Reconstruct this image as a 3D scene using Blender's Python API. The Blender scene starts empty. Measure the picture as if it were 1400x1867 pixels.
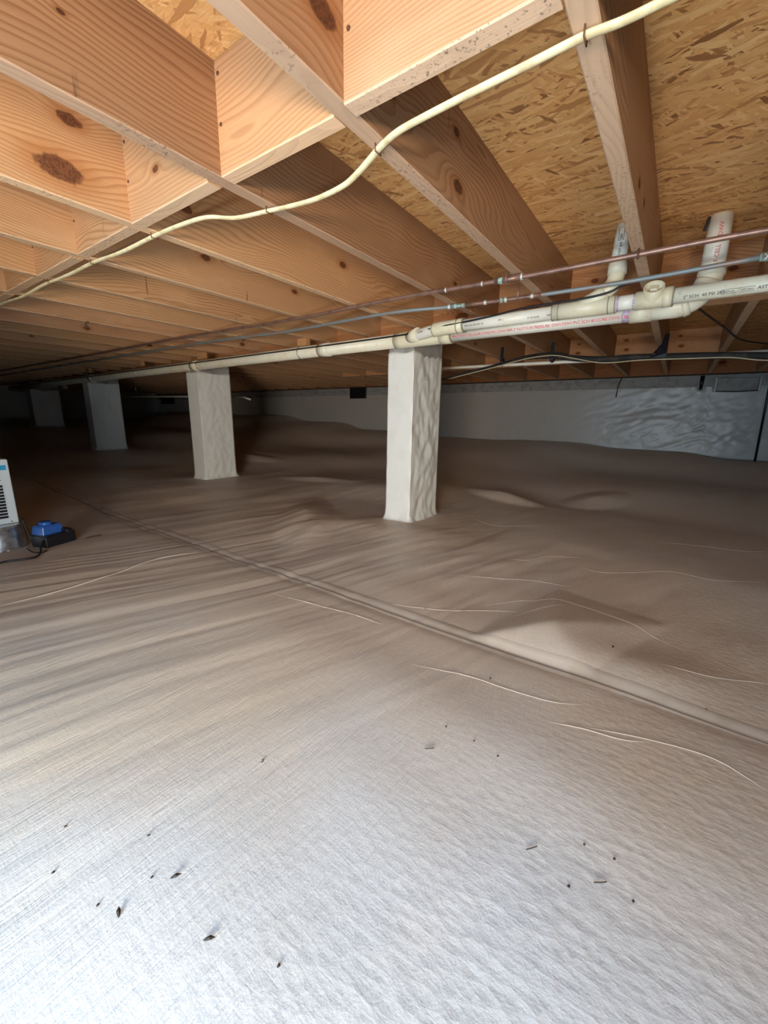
import bpy, bmesh, math, random
import numpy as np
from mathutils import Vector, Matrix, noise

# ---------------------------------------------------------------- camera
ZO = 0.71                      # camera height above the liner; geometry below is written relative to the lens
sc = bpy.context.scene
C = bpy.context.collection
cam_d = bpy.data.cameras.new('camera'); cam = bpy.data.objects.new('camera', cam_d); C.objects.link(cam)
cam_d.lens = 736.19/1867*36; cam_d.sensor_width = 36; cam_d.sensor_fit = 'AUTO'; cam_d.clip_start = .02
PITCH, YAW, ROLL = 0.228629336, 0.614304830, 0.0162745132
Rz = Matrix.Rotation(YAW, 3, 'Z')
fwd = Rz @ Vector((0, math.cos(PITCH), -math.sin(PITCH))); rgt = Rz @ Vector((1, 0, 0)); dwn = fwd.cross(rgt)
r2 = rgt*math.cos(ROLL) - dwn*math.sin(ROLL); d2 = rgt*math.sin(ROLL) + dwn*math.cos(ROLL)
cam.matrix_world = Matrix(((r2.x, -d2.x, -fwd.x, 0), (r2.y, -d2.y, -fwd.y, 0), (r2.z, -d2.z, -fwd.z, ZO), (0, 0, 0, 1)))
sc.camera = cam
sc.view_settings.view_transform = 'Standard'; sc.view_settings.look = 'None'
sc.view_settings.exposure = 0.27; sc.view_settings.gamma = 1; sc.view_settings.use_curve_mapping = False

# ---------------------------------------------------------------- world and lights
w = bpy.data.worlds.new('world'); sc.world = w; w.use_nodes = True
w.node_tree.nodes['Background'].inputs[0].default_value = (.36, .66, 1, 1)
w.node_tree.nodes['Background'].inputs[1].default_value = 4.0
def area(name, loc, to, sx, sy, power, col):
    l = bpy.data.lights.new(name, 'AREA'); l.shape = 'RECTANGLE'; l.size = sx; l.size_y = sy; l.energy = power; l.color = col
    o = bpy.data.objects.new(name, l); C.objects.link(o); o.location = Vector(loc) + Vector((0, 0, ZO))
    o.rotation_euler = (Vector(to) - Vector(loc)).to_track_quat('-Z', 'Y').to_euler(); return o
# daylight through the access hatch behind the camera: blue sky (world), light off the ground at the sill, warmer light from the open yard
area('daylight_off_ground', (-.22, -.72, -.55), (-.9, 2.2, .25), .24, .12, 17, (.84, .95, 1))
area('open_yard_daylight', (.9, -2.2, -.30), (-1.6, 2.2, -.1), 1.0, .45, 98, (1, .80, .58))

# ---------------------------------------------------------------- helpers
def setp(o, label=None, cat=None, group=None, kind=None):
    if label: o['label'] = label
    if cat: o['category'] = cat
    if group: o['group'] = group
    if kind: o['kind'] = kind
    return o
def link(name, me, parent=None, loc=None):
    """me is written in lens coordinates; loc = origin in lens coordinates"""
    o = bpy.data.objects.new(name, me); C.objects.link(o)
    if parent is not None:
        o.parent = parent
        base = parent['_b'] if '_b' in parent else (0, 0, 0)
        me.transform(Matrix.Translation(-Vector(base)))
        o['_b'] = list(base)
    else:
        if loc is None:
            vs = np.empty(len(me.vertices)*3); me.vertices.foreach_get('co', vs); vs = vs.reshape(-1, 3)
            mn, mx = vs.min(0), vs.max(0); loc = ((mn[0]+mx[0])/2, (mn[1]+mx[1])/2, mn[2])
        me.transform(Matrix.Translation(-Vector(loc)))
        o.location = Vector(loc) + Vector((0, 0, ZO)); o['_b'] = list(loc)
    return o
def thing(name, label, cat, loc, group=None):
    o = bpy.data.objects.new(name, None); C.objects.link(o); o.empty_display_size = .05
    o.location = Vector(loc) + Vector((0, 0, ZO)); o['_b'] = list(loc)
    return setp(o, label, cat, group)
def mesh(bm, mats, smooth=False):
    bmesh.ops.recalc_face_normals(bm, faces=bm.faces)
    me = bpy.data.meshes.new('m'); bm.to_mesh(me); bm.free()
    for m in (mats if isinstance(mats, (list, tuple)) else [mats]): me.materials.append(m)
    if smooth: me.polygons.foreach_set('use_smooth', [True]*len(me.polygons))
    return me
def add_box(bm, x0, x1, y0, y1, z0, z1, bev=0, mi=0):
    g = bmesh.ops.create_cube(bm, size=1)
    for v in g['verts']:
        v.co = Vector(((x0+x1)/2 + v.co.x*(x1-x0), (y0+y1)/2 + v.co.y*(y1-y0), (z0+z1)/2 + v.co.z*(z1-z0)))
    fs = list({f for v in g['verts'] for f in v.link_faces})
    for f in fs: f.material_index = mi
    if bev:
        es = list({e for v in g['verts'] for e in v.link_edges})
        bmesh.ops.bevel(bm, geom=es, offset=bev, segments=2, affect='EDGES', profile=.5)
def box(name, x0, x1, y0, y1, z0, z1, mat, parent=None, bev=0):
    bm = bmesh.new(); add_box(bm, x0, x1, y0, y1, z0, z1, bev); return link(name, mesh(bm, mat), parent)
def smooth_path(pts, sub=6):
    pts = [Vector(p) for p in pts]
    if len(pts) < 3: return pts
    out = []
    P = [pts[0]*2-pts[1]] + pts + [pts[-1]*2-pts[-2]]
    for i in range(1, len(P)-2):
        for k in range(sub):
            t = k/sub; a, b, c, d = P[i-1], P[i], P[i+1], P[i+2]
            out.append(.5*((2*b)+(c-a)*t+(2*a-5*b+4*c-d)*t*t+(3*b-a-3*c+d)*t**3))
    out.append(pts[-1]); return out
def add_tube(bm, pts, r, n=12, sx=1, sz=1, cap=True, mi=0, hole=0):
    """r: number or list; cross section scaled sx sideways, sz up"""
    pts = [Vector(p) for p in pts]; rs = r if isinstance(r, (list, tuple)) else [r]*len(pts)
    rings = []; up = None
    for i, p in enumerate(pts):
        t = (pts[min(i+1, len(pts)-1)] - pts[max(i-1, 0)]).normalized()
        if up is None:
            up = Vector((0, 0, 1)) if abs(t.z) < .9 else Vector((0, 1, 0))
        side = t.cross(up).normalized(); up2 = side.cross(t).normalized(); up = up2
        rings.append([bm.verts.new(p + side*math.cos(a)*rs[i]*sx + up2*math.sin(a)*rs[i]*sz) for a in (2*math.pi*k/n for k in range(n))])
    for a, b in zip(rings, rings[1:]):
        for k in range(n):
            f = bm.faces.new((a[k], a[(k+1) % n], b[(k+1) % n], b[k])); f.material_index = mi; f.smooth = True
    if cap:
        for rg in (rings[0], rings[-1]):
            f = bm.faces.new(rg); f.material_index = mi
def tube(name, pts, r, mat, parent=None, n=12, sx=1, sz=1, sub=0, cap=True):
    bm = bmesh.new(); add_tube(bm, smooth_path(pts, sub) if sub else pts, r, n, sx, sz, cap)
    return link(name, mesh(bm, mat), parent)
def arc_pts(c, a, b, r, a0, a1, n=10):
    a, b, c = Vector(a), Vector(b), Vector(c)
    return [c + a*math.cos(t)*r + b*math.sin(t)*r for t in (a0+(a1-a0)*k/n for k in range(n+1))]

# ---------------------------------------------------------------- node helpers
class NT:
    def __init__(s, name):
        s.m = bpy.data.materials.new(name); s.m.use_nodes = True; s.t = s.m.node_tree
        s.b = s.t.nodes['Principled BSDF']; s.n = s.t.nodes; s.l = s.t.links
    def N(s, typ, ins=None, **kw):
        n = s.n.new(typ)
        for k, v in kw.items(): setattr(n, k, v)
        if ins:
            for k, v in ins.items():
                if hasattr(v, 'links') or isinstance(v, bpy.types.NodeSocket): s.l.new(v, n.inputs[k])
                else: n.inputs[k].default_value = v
        return n
    def math(s, op, a, b=0, c=None, clamp=False):
        ins = {0: a, 1: b}
        if c is not None: ins[2] = c
        return s.N('ShaderNodeMath', ins, operation=op, use_clamp=clamp).outputs[0]
    def vm(s, op, a, b=(0, 0, 0)):
        n = s.N('ShaderNodeVectorMath', {0: a, 1: b}, operation=op)
        return n.outputs[1] if op in ('LENGTH', 'DISTANCE', 'DOT_PRODUCT') else n.outputs[0]
    def comb(s, x, y, z): return s.N('ShaderNodeCombineXYZ', {0: x, 1: y, 2: z}).outputs[0]
    def sep(s, v): return s.N('ShaderNodeSeparateXYZ', {0: v}).outputs
    def coord(s): return s.N('ShaderNodeTexCoord').outputs['Object']
    def world(s): return s.N('ShaderNodeNewGeometry').outputs['Position']
    def mapn(s, v, scale=(1, 1, 1), rot=(0, 0, 0), loc=(0, 0, 0)):
        return s.N('ShaderNodeMapping', {0: v, 1: loc, 2: rot, 3: scale}).outputs[0]
    def noise(s, v, scale=5, detail=3, rough=.5, dist=0):
        n = s.N('ShaderNodeTexNoise', {'Vector': v, 'Scale': scale, 'Detail': detail, 'Roughness': rough, 'Distortion': dist}); return n.outputs[0]
    def mix(s, f, a, b, bt='MIX'):
        n = s.N('ShaderNodeMix', data_type='RGBA', blend_type=bt)
        for i, v in ((0, f), (6, a), (7, b)):
            if isinstance(v, bpy.types.NodeSocket): s.l.new(v, n.inputs[i])
            else: n.inputs[i].default_value = v
        return n.outputs[2]
    def ss(s, v, lo, hi, a=0., b=1.):
        n = s.N('ShaderNodeMapRange', {0: v, 1: lo, 2: hi, 3: a, 4: b}, interpolation_type='SMOOTHSTEP'); return n.outputs[0]
    def lin(s, v, lo, hi, a=0., b=1.): return s.N('ShaderNodeMapRange', {0: v, 1: lo, 2: hi, 3: a, 4: b}).outputs[0]
    def bump(s, h, strength=.3, dist=.002, prev=None):
        ins = {'Height': h, 'Strength': strength, 'Distance': dist}
        if prev is not None: ins['Normal'] = prev
        return s.N('ShaderNodeBump', ins).outputs[0]
    def out(s, col, rough=.7, nrm=None, spec=.3, metal=0):
        for k, v in (('Base Color', col), ('Roughness', rough), ('Metallic', metal), ('Specular IOR Level', spec)):
            if isinstance(v, bpy.types.NodeSocket): s.l.new(v, s.b.inputs[k])
            else: s.b.inputs[k].default_value = v
        if nrm is not None: s.l.new(nrm, s.b.inputs['Normal'])
        return s.m
def c4(r, g, b): return (r, g, b, 1)

# ---------------------------------------------------------------- materials
def mat_lumber(name, edge=False):
    t = NT(name); P = t.coord(); info = t.N('ShaderNodeObjectInfo'); rnd = info.outputs['Random']
    off = t.comb(t.math('MULTIPLY', rnd, 37.), t.math('MULTIPLY', rnd, 91.), t.math('MULTIPLY', rnd, 53.))
    x, y, z = t.sep(P)
    low = t.noise(t.vm('ADD', t.mapn(P, (3, .9, 3)), off), 1.0, 2, .5)
    wob = t.noise(t.vm('ADD', t.mapn(P, (10, 3.5, 10)), off), 1.0, 2, .5)
    pz = t.math('ADD', t.math('MULTIPLY', t.math('SUBTRACT', rnd, .5), .30), t.math('MULTIPLY', t.math('SUBTRACT', low, .5), .32))
    px = t.math('ADD', .015, t.math('MULTIPLY', t.math('FRACT', t.math('MULTIPLY', rnd, 7.3)), .05))
    dx, dz = t.math('SUBTRACT', x, px), t.math('SUBTRACT', z, pz)
    r = t.math('SQRT', t.math('ADD', t.math('MULTIPLY', dx, dx), t.math('MULTIPLY', dz, dz)))
    r = t.math('ADD', r, t.math('MULTIPLY', wob, .022))
    dark = None; halo = None
    for k in range(1, 5):
        a = t.N('ShaderNodeAttribute', attribute_type='OBJECT', attribute_name='knot%d' % k).outputs['Vector']
        ky, kz, ks = t.sep(a)
        ey = t.math('MULTIPLY', t.math('SUBTRACT', y, ky), .55); ez = t.math('SUBTRACT', z, kz)
        d = t.math('SQRT', t.math('ADD', t.math('MULTIPLY', ey, ey), t.math('MULTIPLY', ez, ez)))
        ksafe = t.math('MAXIMUM', ks, .0004)
        q = t.math('DIVIDE', d, ksafe)
        g = t.math('EXPONENT', t.math('MULTIPLY', t.math('MULTIPLY', q, q), -.16))
        r = t.math('ADD', r, t.math('MULTIPLY', t.math('MULTIPLY', g, ks), 1.6))
        qn = t.math('ADD', q, t.math('MULTIPLY', t.math('SUBTRACT', t.noise(P, 60, 2), .5), .5))
        kk = t.ss(qn, .75, 1.05, 1., 0.); hh = t.ss(qn, .9, 2.3, 1., 0.)
        dark = kk if dark is None else t.math('MAXIMUM', dark, kk)
        halo = hh if halo is None else t.math('MAXIMUM', halo, hh)
    ph = t.math('MULTIPLY', r, 1/.0098)
    saw = t.math('FRACT', ph)
    late = t.math('MULTIPLY', t.ss(saw, .35, .88), t.ss(saw, .9, 1., 1., 0.))
    fib = t.noise(t.vm('ADD', t.mapn(P, (260, 7, 260)), off), 1., 3, .6)
    patch = t.noise(t.vm('ADD', t.mapn(P, (7, 2.4, 7)), off), 1., 3, .6)
    col = t.mix(t.math('MULTIPLY', t.math('MULTIPLY', late, t.lin(low, .3, .7, .45, 1.)), .85), c4(.60, .375, .21), c4(.36, .185, .088))
    col = t.mix(t.lin(fib, .3, .7, 0., .28), col, c4(.36, .20, .10))
    col = t.mix(t.ss(patch, .5, .75, 0., .5), col, c4(.68, .45, .265))
    col = t.mix(t.math('MULTIPLY', halo, .55), col, c4(.40, .17, .055))
    kr = t.math('SINE', t.math('MULTIPLY', t.noise(P, 55, 2, .6), 30.))
    col = t.mix(t.math('MULTIPLY', dark, .92), col, t.mix(t.lin(kr, -1, 1), c4(.09, .035, .018), c4(.17, .07, .035)))
    if edge:
        col = t.mix(.5, col, c4(.86, .66, .48))
        sp = t.noise(P, 140, 3, .7); big = t.noise(t.vm('ADD', P, off), 3.5, 2)
        m = t.math('MULTIPLY', t.ss(sp, .56, .66), t.ss(big, .42, .58))
        col = t.mix(t.math('MULTIPLY', m, .75), col, c4(.16, .12, .09))
    else:
        run = t.noise(t.vm('ADD', t.mapn(P, (40, 40, 3)), off), 1., 2)
        col = t.mix(t.math('MULTIPLY', t.ss(run, .70, .80), t.ss(low, .5, .62)), col, c4(.10, .06, .04))
    col = t.mix(1., col, info.outputs['Color'], 'MULTIPLY')
    h = t.math('ADD', t.math('MULTIPLY', late, .6), fib)
    return t.out(col, .75, t.bump(h, .35, .0012), .2)
def mat_osb():
    t = NT('osb'); P = t.world()
    wv = t.vm('SCALE', t.vm('SUBTRACT', t.N('ShaderNodeTexNoise', {'Vector': P, 'Scale': 22., 'Detail': 2.}).outputs[1], (.5, .5, .5)))
    wv.node.inputs['Scale'].default_value = .014
    P = t.vm('ADD', P, wv)
    x, y, z = t.sep(P)
    best_h = best_c = None
    for i, (ang, L, W, o) in enumerate(((-.18, .12, .015, 0), (.12, .10, .012, 3.1), (.55, .075, .013, 7.7), (-.6, .08, .012, 11.3), (0.02, .14, .018, 17.), (1.15, .05, .011, 23.), (-.35, .09, .010, 29.), (.9, .035, .007, 31.))):
        ca, sa = math.cos(ang), math.sin(ang)
        u = t.math('DIVIDE', t.math('ADD', t.math('MULTIPLY', x, ca), t.math('MULTIPLY', y, sa)), L)
        v = t.math('DIVIDE', t.math('SUBTRACT', t.math('MULTIPLY', y, ca), t.math('MULTIPLY', x, sa)), W)
        vn = t.N('ShaderNodeTexVoronoi', {'Vector': t.comb(u, v, o), 'Scale': 1.}, voronoi_dimensions='2D', feature='F1')
        cr, cg, cb = t.sep(vn.outputs['Color'])
        hgt = t.math('MULTIPLY', cr, 1. if i < 2 or i == 4 else .93)
        if best_h is None: best_h, best_c = hgt, cg
        else:
            m = t.math('GREATER_THAN', hgt, best_h)
            best_c = t.math('ADD', t.math('MULTIPLY', m, cg), t.math('MULTIPLY', t.math('SUBTRACT', 1., m), best_c))
            best_h = t.math('MAXIMUM', hgt, best_h)
    fib = t.noise(t.mapn(P, (25, 300, 25)), 1., 3, .6)
    rp = t.N('ShaderNodeValToRGB', {0: best_c}); e = rp.color_ramp.elements
    e[0].position = 0; e[0].color = c4(.26, .095, .03); e[1].position = 1; e[1].color = c4(.97, .58, .24)
    for p_, c_ in ((.08, (.52, .22, .07)), (.3, (.78, .385, .13)), (.7, (.88, .465, .17))):
        q = e.new(p_); q.color = c4(*c_)
    col = t.mix(t.lin(fib, .3, .75, 0., .4), rp.outputs[0], c4(.42, .22, .08))
    pat = t.noise(t.world(), 1.3, 2)
    col = t.mix(t.ss(pat, .45, .7, 0., .25), col, c4(.52, .30, .14))
    # thin dark gaps between sheets
    h = t.math('ADD', best_h, t.math('MULTIPLY', fib, .25))
    return t.out(col, .7, t.bump(h, .6, .004), .25)
def mat_liner(name='liner', floor=False, col=(.74, .73, .70)):
    t = NT(name); P = t.world()
    if floor:
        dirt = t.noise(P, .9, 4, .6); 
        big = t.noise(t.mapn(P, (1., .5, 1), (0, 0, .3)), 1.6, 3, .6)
        bounce_tint = t.ss(t.math('ADD', t.vm('LENGTH', t.vm('SUBTRACT', t.mapn(P, (1, 1, 0)), (-.1, 0., 0.))), t.math('MULTIPLY', t.math('SUBTRACT', t.noise(P, 2.2, 4, .6), .5), .6)), .42, 1.0, .02, .78)  # painted light: warm bounce tint in the liner colour, growing away from hatch
        c = t.mix(t.math('ADD', bounce_tint, t.ss(dirt, .4, .68, 0., .4)), c4(.705, .685, .66), c4(.68, .535, .40))
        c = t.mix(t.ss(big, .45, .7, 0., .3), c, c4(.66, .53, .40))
        w1 = t.noise(t.mapn(P, (120, 9, 1), (0, 0, .28)), 1., 2, .6, .5)
        w2 = t.noise(t.mapn(P, (30, 150, 1), (0, 0, .28)), 1., 2, .6, .6)
        w3 = t.noise(t.mapn(P, (45, 5, 1), (0, 0, .28)), 1., 2, .6, .3)
        vo = t.N('ShaderNodeTexVoronoi', {'Vector': t.mapn(P, (75, 32, 1), (0, 0, .5)), 'Scale': 1.}, feature='F1').outputs[0]
        vo2 = t.N('ShaderNodeTexVoronoi', {'Vector': t.mapn(P, (32, 75, 1), (0, 0, .3)), 'Scale': 1.}, feature='F1').outputs[0]
        side = t.ss(t.math('ADD', t.sep(P)[0], t.math('MULTIPLY', t.sep(P)[1], -.3)), -.75, -.1)
        w1 = t.math('MULTIPLY', t.math('ABSOLUTE', t.math('SUBTRACT', w1, .5)), -2.6)
        w4 = t.noise(P, 240, 2, .6)
        h = t.math('ADD', t.math('MULTIPLY', t.math('SUBTRACT', 1., side), t.math('ADD', t.math('MULTIPLY', w1, 1.), t.math('MULTIPLY', w3, 1.3))), t.math('ADD', t.math('MULTIPLY', w2, .3), t.math('MULTIPLY', w4, .35)))
        h = t.math('ADD', h, t.math('MULTIPLY', t.math('ADD', .25, side), t.math('MULTIPLY', t.math('ADD', vo, vo2), .55)))
        n = t.bump(h, .40, .0023)
        return t.out(c, t.lin(dirt, .3, .7, .36, .5), n, .30)
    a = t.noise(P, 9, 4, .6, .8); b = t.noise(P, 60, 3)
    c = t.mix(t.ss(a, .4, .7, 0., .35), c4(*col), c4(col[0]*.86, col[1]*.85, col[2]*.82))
    n = t.bump(b, .15, .001, t.bump(a, .5, .006))
    return t.out(c, .32, n, .5)
def mat_simple(name, col, rough=.5, metal=0, spec=.4, var=None, scale=20, bump=0, thr=(.45, .65)):
    t = NT(name); P = t.coord(); c = c4(*col)
    if var is not None: c = t.mix(t.ss(t.noise(P, scale, 4, .6), *thr), c, c4(*var))
    n = t.bump(t.noise(P, scale*3, 3), bump, .001) if bump else None
    return t.out(c, rough, n, spec, metal)
LUM = mat_lumber('lumber'); EDGE = mat_lumber('lumber_edge', True); OSB = mat_osb()
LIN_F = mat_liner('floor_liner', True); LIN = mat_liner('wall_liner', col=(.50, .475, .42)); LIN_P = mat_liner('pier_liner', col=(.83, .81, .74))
CREASE = mat_simple('crease', (.60, .50, .40), .35)
BLOCKG = mat_simple('grey_masonry', (.36, .35, .32), .8, var=(.26, .25, .235), scale=12, bump=.3)
CONC = mat_simple('concrete', (.45, .45, .44), .9, var=(.3, .3, .3), scale=8, bump=.4)
def mat_pvc(name, a, b):
    t = NT(name); P = t.coord(); n1 = t.noise(P, 7, 4, .65); n2 = t.noise(P, 45, 3, .6)
    c = t.mix(t.ss(n1, .45, .72, 0., .75), c4(*a), c4(*b)); c = t.mix(t.ss(n2, .62, .75, 0., .5), c, c4(.50, .40, .24))
    return t.out(c, .38, None, .45)
PVC = mat_pvc('pvc', (.84, .78, .60), (.74, .62, .40)); PVCW = mat_pvc('white_pvc', (.85, .82, .70), (.78, .71, .54)); FIT = mat_pvc('pvc_fitting', (.78, .72, .52), (.68, .56, .34))
FITD = mat_pvc('dusty_fitting', (.66, .56, .37), (.50, .38, .20)); PRIMER = mat_simple('purple_primer', (.50, .38, .56), .4, var=(.74, .70, .70), scale=60)
LEAD = mat_simple('joint_line', (.30, .25, .17), .6)
COPPER = mat_simple('copper_brown', (.34, .20, .145), .42, .55, var=(.22, .13, .10), scale=14)
COPG = mat_simple('copper_grey', (.27, .31, .31), .5, .35, var=(.34, .25, .20), scale=8)
PATINA = mat_simple('patina', (.34, .55, .47), .7, var=(.22, .16, .11), scale=90)
SOLDER = mat_simple('solder', (.72, .76, .70), .4, .4)
WIREY = mat_simple('yellow_cable', (.84, .71, .42), .45, var=(.66, .52, .28), scale=25)
BLK = mat_simple('black_rubber', (.012, .012, .013), .45); DARKW = mat_simple('dark_wire', (.03, .022, .018), .5)
INSUL = mat_simple('black_insulation', (.022, .020, .018), .75, var=(.05, .04, .03), scale=15, bump=.4)
TANW = mat_simple('tan_wire', (.55, .46, .28), .5)
GALV = mat_simple('galvanised', (.62, .64, .65), .32, .9, var=(.4, .42, .43), scale=30)
INKB = mat_simple('ink_black', (.02, .02, .02), .6); INKR = mat_simple('ink_red', (.72, .10, .08), .6); INKP = mat_simple('ink_pink', (.78, .10, .14), .6)
WHITE = mat_simple('white_paint', (.80, .82, .80), .35); BLUE = mat_simple('blue_plastic', (.03, .12, .42), .3); BLUEL = mat_simple('blue_sticker', (.05, .42, .70), .4)
BLKP = mat_simple('black_plastic', (.012, .012, .015), .3); LEAF = mat_simple('leaf_litter', (.05, .035, .025), .8)
SEAM = mat_simple('seam_tape', (.66, .55, .44), .4, var=(.56, .45, .34), scale=6); GAP = mat_simple('seam_dark_line', (.20, .15, .11), .8)  # GAP is the dark brown line along the liner seam
NAIL = mat_simple('rusty_nail', (.16, .07, .04), .7, .3); DARKR = mat_simple('sill_tar', (.05, .035, .025), .9)

# ---------------------------------------------------------------- setting
H, T = .541, .763               # joist undersides and deck underside above the lens
XL, XR, YN, YF = -12.2, 1.75, -.42, 6.0
fl_pts = [(-1.38, 2.4, -.69), (-1.5, 2.25, -.693), (-3.85, 2.3, -.633), (-6.4, 2.35, -.487), (-8.8, 2.4, -.227), (.8, 6, -.40), (-.15, 6, -.34), (-1.44, 6, -.283), (-3.1, 6, -.289), (-4.26, 6, -.22),
    (-5.6, 6, -.10), (-7.2, 6, .02), (-9.5, 6, .06), (1.75, 6, -.42), (-2.85, .6, -.712), (-1.5, .3, -.71), (-.4, .2, -.71), (.6, .2, -.71), (.3, 1.2, -.71), (-.7, 1.2, -.71), (-1.6, 1.2, -.71), (-2.9, 1.2, -.705),
    (.8, 2.5, -.66), (-.4, 3.0, -.655), (-2.4, 3.3, -.60), (-5.5, .5, -.62), (-5, 1.6, -.60), (-8, 0, -.45), (-12, 1, -.25), (-12, 4, -.1), (0, 4.5, -.53), (-4, 4.3, -.47), (-7, 4.2, -.28), (1.7, 1, -.71), (-3.9, .9, -.66)]
FP = np.array(fl_pts)
def base_floor(x, y):
    x, y = np.broadcast_arrays(np.asarray(x, float), np.asarray(y, float))
    d2 = (x[..., None]-FP[:, 0])**2 + ((y[..., None]-FP[:, 1])*1.15)**2 + .03
    ww = 1/d2**1.7
    return (ww*FP[:, 2]).sum(-1)/ww.sum(-1)
_rng = np.random.RandomState(7); _tab = _rng.rand(256, 256)
def vn(u, v):
    iu, iv = np.floor(u).astype(int), np.floor(v).astype(int); fu, fv = u-iu, v-iv
    fu = fu*fu*(3-2*fu); fv = fv*fv*(3-2*fv); g = lambda a, b: _tab[a % 256, b % 256]
    return (g(iu, iv)*(1-fu)+g(iu+1, iv)*fu)*(1-fv) + (g(iu, iv+1)*(1-fu)+g(iu+1, iv+1)*fu)*fv - .5
def floor_z(x, y):
    x, y = np.broadcast_arrays(np.asarray(x, float), np.asarray(y, float))
    z = base_floor(x, y)
    def G(cx, cy, sx, sy, h, a=0):
        u = (x-cx)*math.cos(a)+(y-cy)*math.sin(a); v = -(x-cx)*math.sin(a)+(y-cy)*math.cos(a)
        return h*np.exp(-.5*((u/sx)**2+(v/sy)**2))
    # raised folds of the liner
    def tent(cx, cy, sx, sy, h, a=0, p=1.0):
        u = np.abs((x-cx)*math.cos(a)+(y-cy)*math.sin(a))/sx; v = np.abs(-(x-cx)*math.sin(a)+(y-cy)*math.cos(a))/sy
        return h*np.clip(1-np.sqrt(u*u+v*v+.004), 0, 1)**p
    px, py = x+.25, y-1.35; ds = np.stack([-py/.175, (-px*.96+py*.25)/.15, (px*.93-py*.35)/.19, (py*.95+px*.2)/.34])
    dm = np.log(np.exp(ds*15).sum(0))/15-.06
    z = z + .050*np.clip(1-dm, 0, 1)**.9 + G(-.0, 1.29, .13, .08, .020, .3)
    z = z + tent(-2.05, 1.95, .60, .20, .055, -.9, 1.1) + tent(-1.75, 1.75, .5, .12, .03, -1.2) + G(-1.45, 2.05, .25, .12, .025)
    z = z + tent(-1.12, 3.35, .42, .13, .06, -.35, .9) + tent(-.45, 3.6, .32, .2, .05, .9, 1.) + tent(-2.9, 2.9, .5, .12, .03, .2) + tent(-4.6, 3.3, .7, .15, .05, .1)
    # pleats pulled towards the hatch, strongest on the left
    s = x - .29*y
    ph = s*1.0 + .03*np.sin(2.1*y+1.) + .02*np.sin(5*y)
    A = np.clip((-.55 - s)/.7, 0, 1)*np.clip((2.6-y)/1.2, 0, 1)
    z = z + (A+.14)*(.0060*vn(ph*6, y*.5) + .0042*vn(ph*15+9, y*.9) + .0030*vn(ph*34+50, y*1.6) + .0013*vn(ph*70, y*3+7))
    A2 = np.clip((y-1.15)/.5, 0, 1)*np.clip((3.8-y)/1.2, 0, 1)
    z = z + A2*(.010*vn(ph*5+3, y*1.3) + .005*vn(ph*13, y*2.4+5) + .003*vn(ph*24, y*9)) + .006*vn(x*1.7+y*2, y*5) + .003*np.sin(y*9+x*2.5)*np.clip((y-2.5), 0, 1)
    z = z - .004*np.exp(-((y-1.15)/.03)**2)
    return z
def axis(parts):
    a = []
    for lo, hi, st in parts: a += list(np.arange(lo, hi, st))
    return np.array(a)
gx = axis([(XL, -4.6, .10), (-4.6, -2.4, .035), (-2.4, .6, .0105), (.6, XR, .04)] ); gx = np.append(gx, XR)
gy = axis([(YN-.5, -.1, .05), (-.1, 2.4, .014), (2.4, 4., .03), (4., YF, .07)]); gy = np.append(gy, YF)
GX, GY = np.meshgrid(gx, gy); GZ = floor_z(GX, GY)
nv = np.stack([GX, GY, GZ], -1).reshape(-1, 3); nx_, ny_ = len(gx), len(gy)
idx = np.arange(nx_*ny_).reshape(ny_, nx_)
fc = np.stack([idx[:-1, :-1], idx[:-1, 1:], idx[1:, 1:], idx[1:, :-1]], -1).reshape(-1, 4)
me = bpy.data.meshes.new('m'); me.vertices.add(len(nv)); me.vertices.foreach_set('co', nv.ravel())
me.loops.add(fc.size); me.loops.foreach_set('vertex_index', fc.ravel()); me.polygons.add(len(fc))
me.polygons.foreach_set('loop_start', np.arange(0, fc.size, 4)); me.polygons.foreach_set('use_smooth', np.ones(len(fc), bool))
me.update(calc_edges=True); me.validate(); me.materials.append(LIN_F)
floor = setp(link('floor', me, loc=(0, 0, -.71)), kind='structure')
floor['label'] = 'off-white plastic crawlspace liner with pleats and creases'
def fz(x, y): return float(floor_z(x, y))
def ribbon(name, pts, wid, h, mat, parent, prof=5, wob=0):
    """a low raised strip lying on the liner"""
    bm = bmesh.new(); P = smooth_path([(a, b, 0) for a, b in pts], 8)
    rows = []
    for i, p in enumerate(P):
        t = (P[min(i+1, len(P)-1)]-P[max(i-1, 0)]).normalized(); s = Vector((-t.y, t.x, 0))
        e = min(i, len(P)-1-i)/max(1, len(P)*.25); ww = wid*min(1, .25+e); hh = h*min(1, .15+e)
        row = []
        for k in range(prof):
            u = -1+2*k/(prof-1); q = p + s*u*ww/2
            row.append(bm.verts.new((q.x, q.y, fz(q.x, q.y)-.0006 + hh*(1-u*u)**.7 + .0006*(abs(u) < 1))))
        rows.append(row)
    for a, b in zip(rows, rows[1:]):
        for k in range(prof-1): bm.faces.new((a[k], a[k+1], b[k+1], b[k]))
    return link(name, mesh(bm, mat, True), parent)
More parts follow.
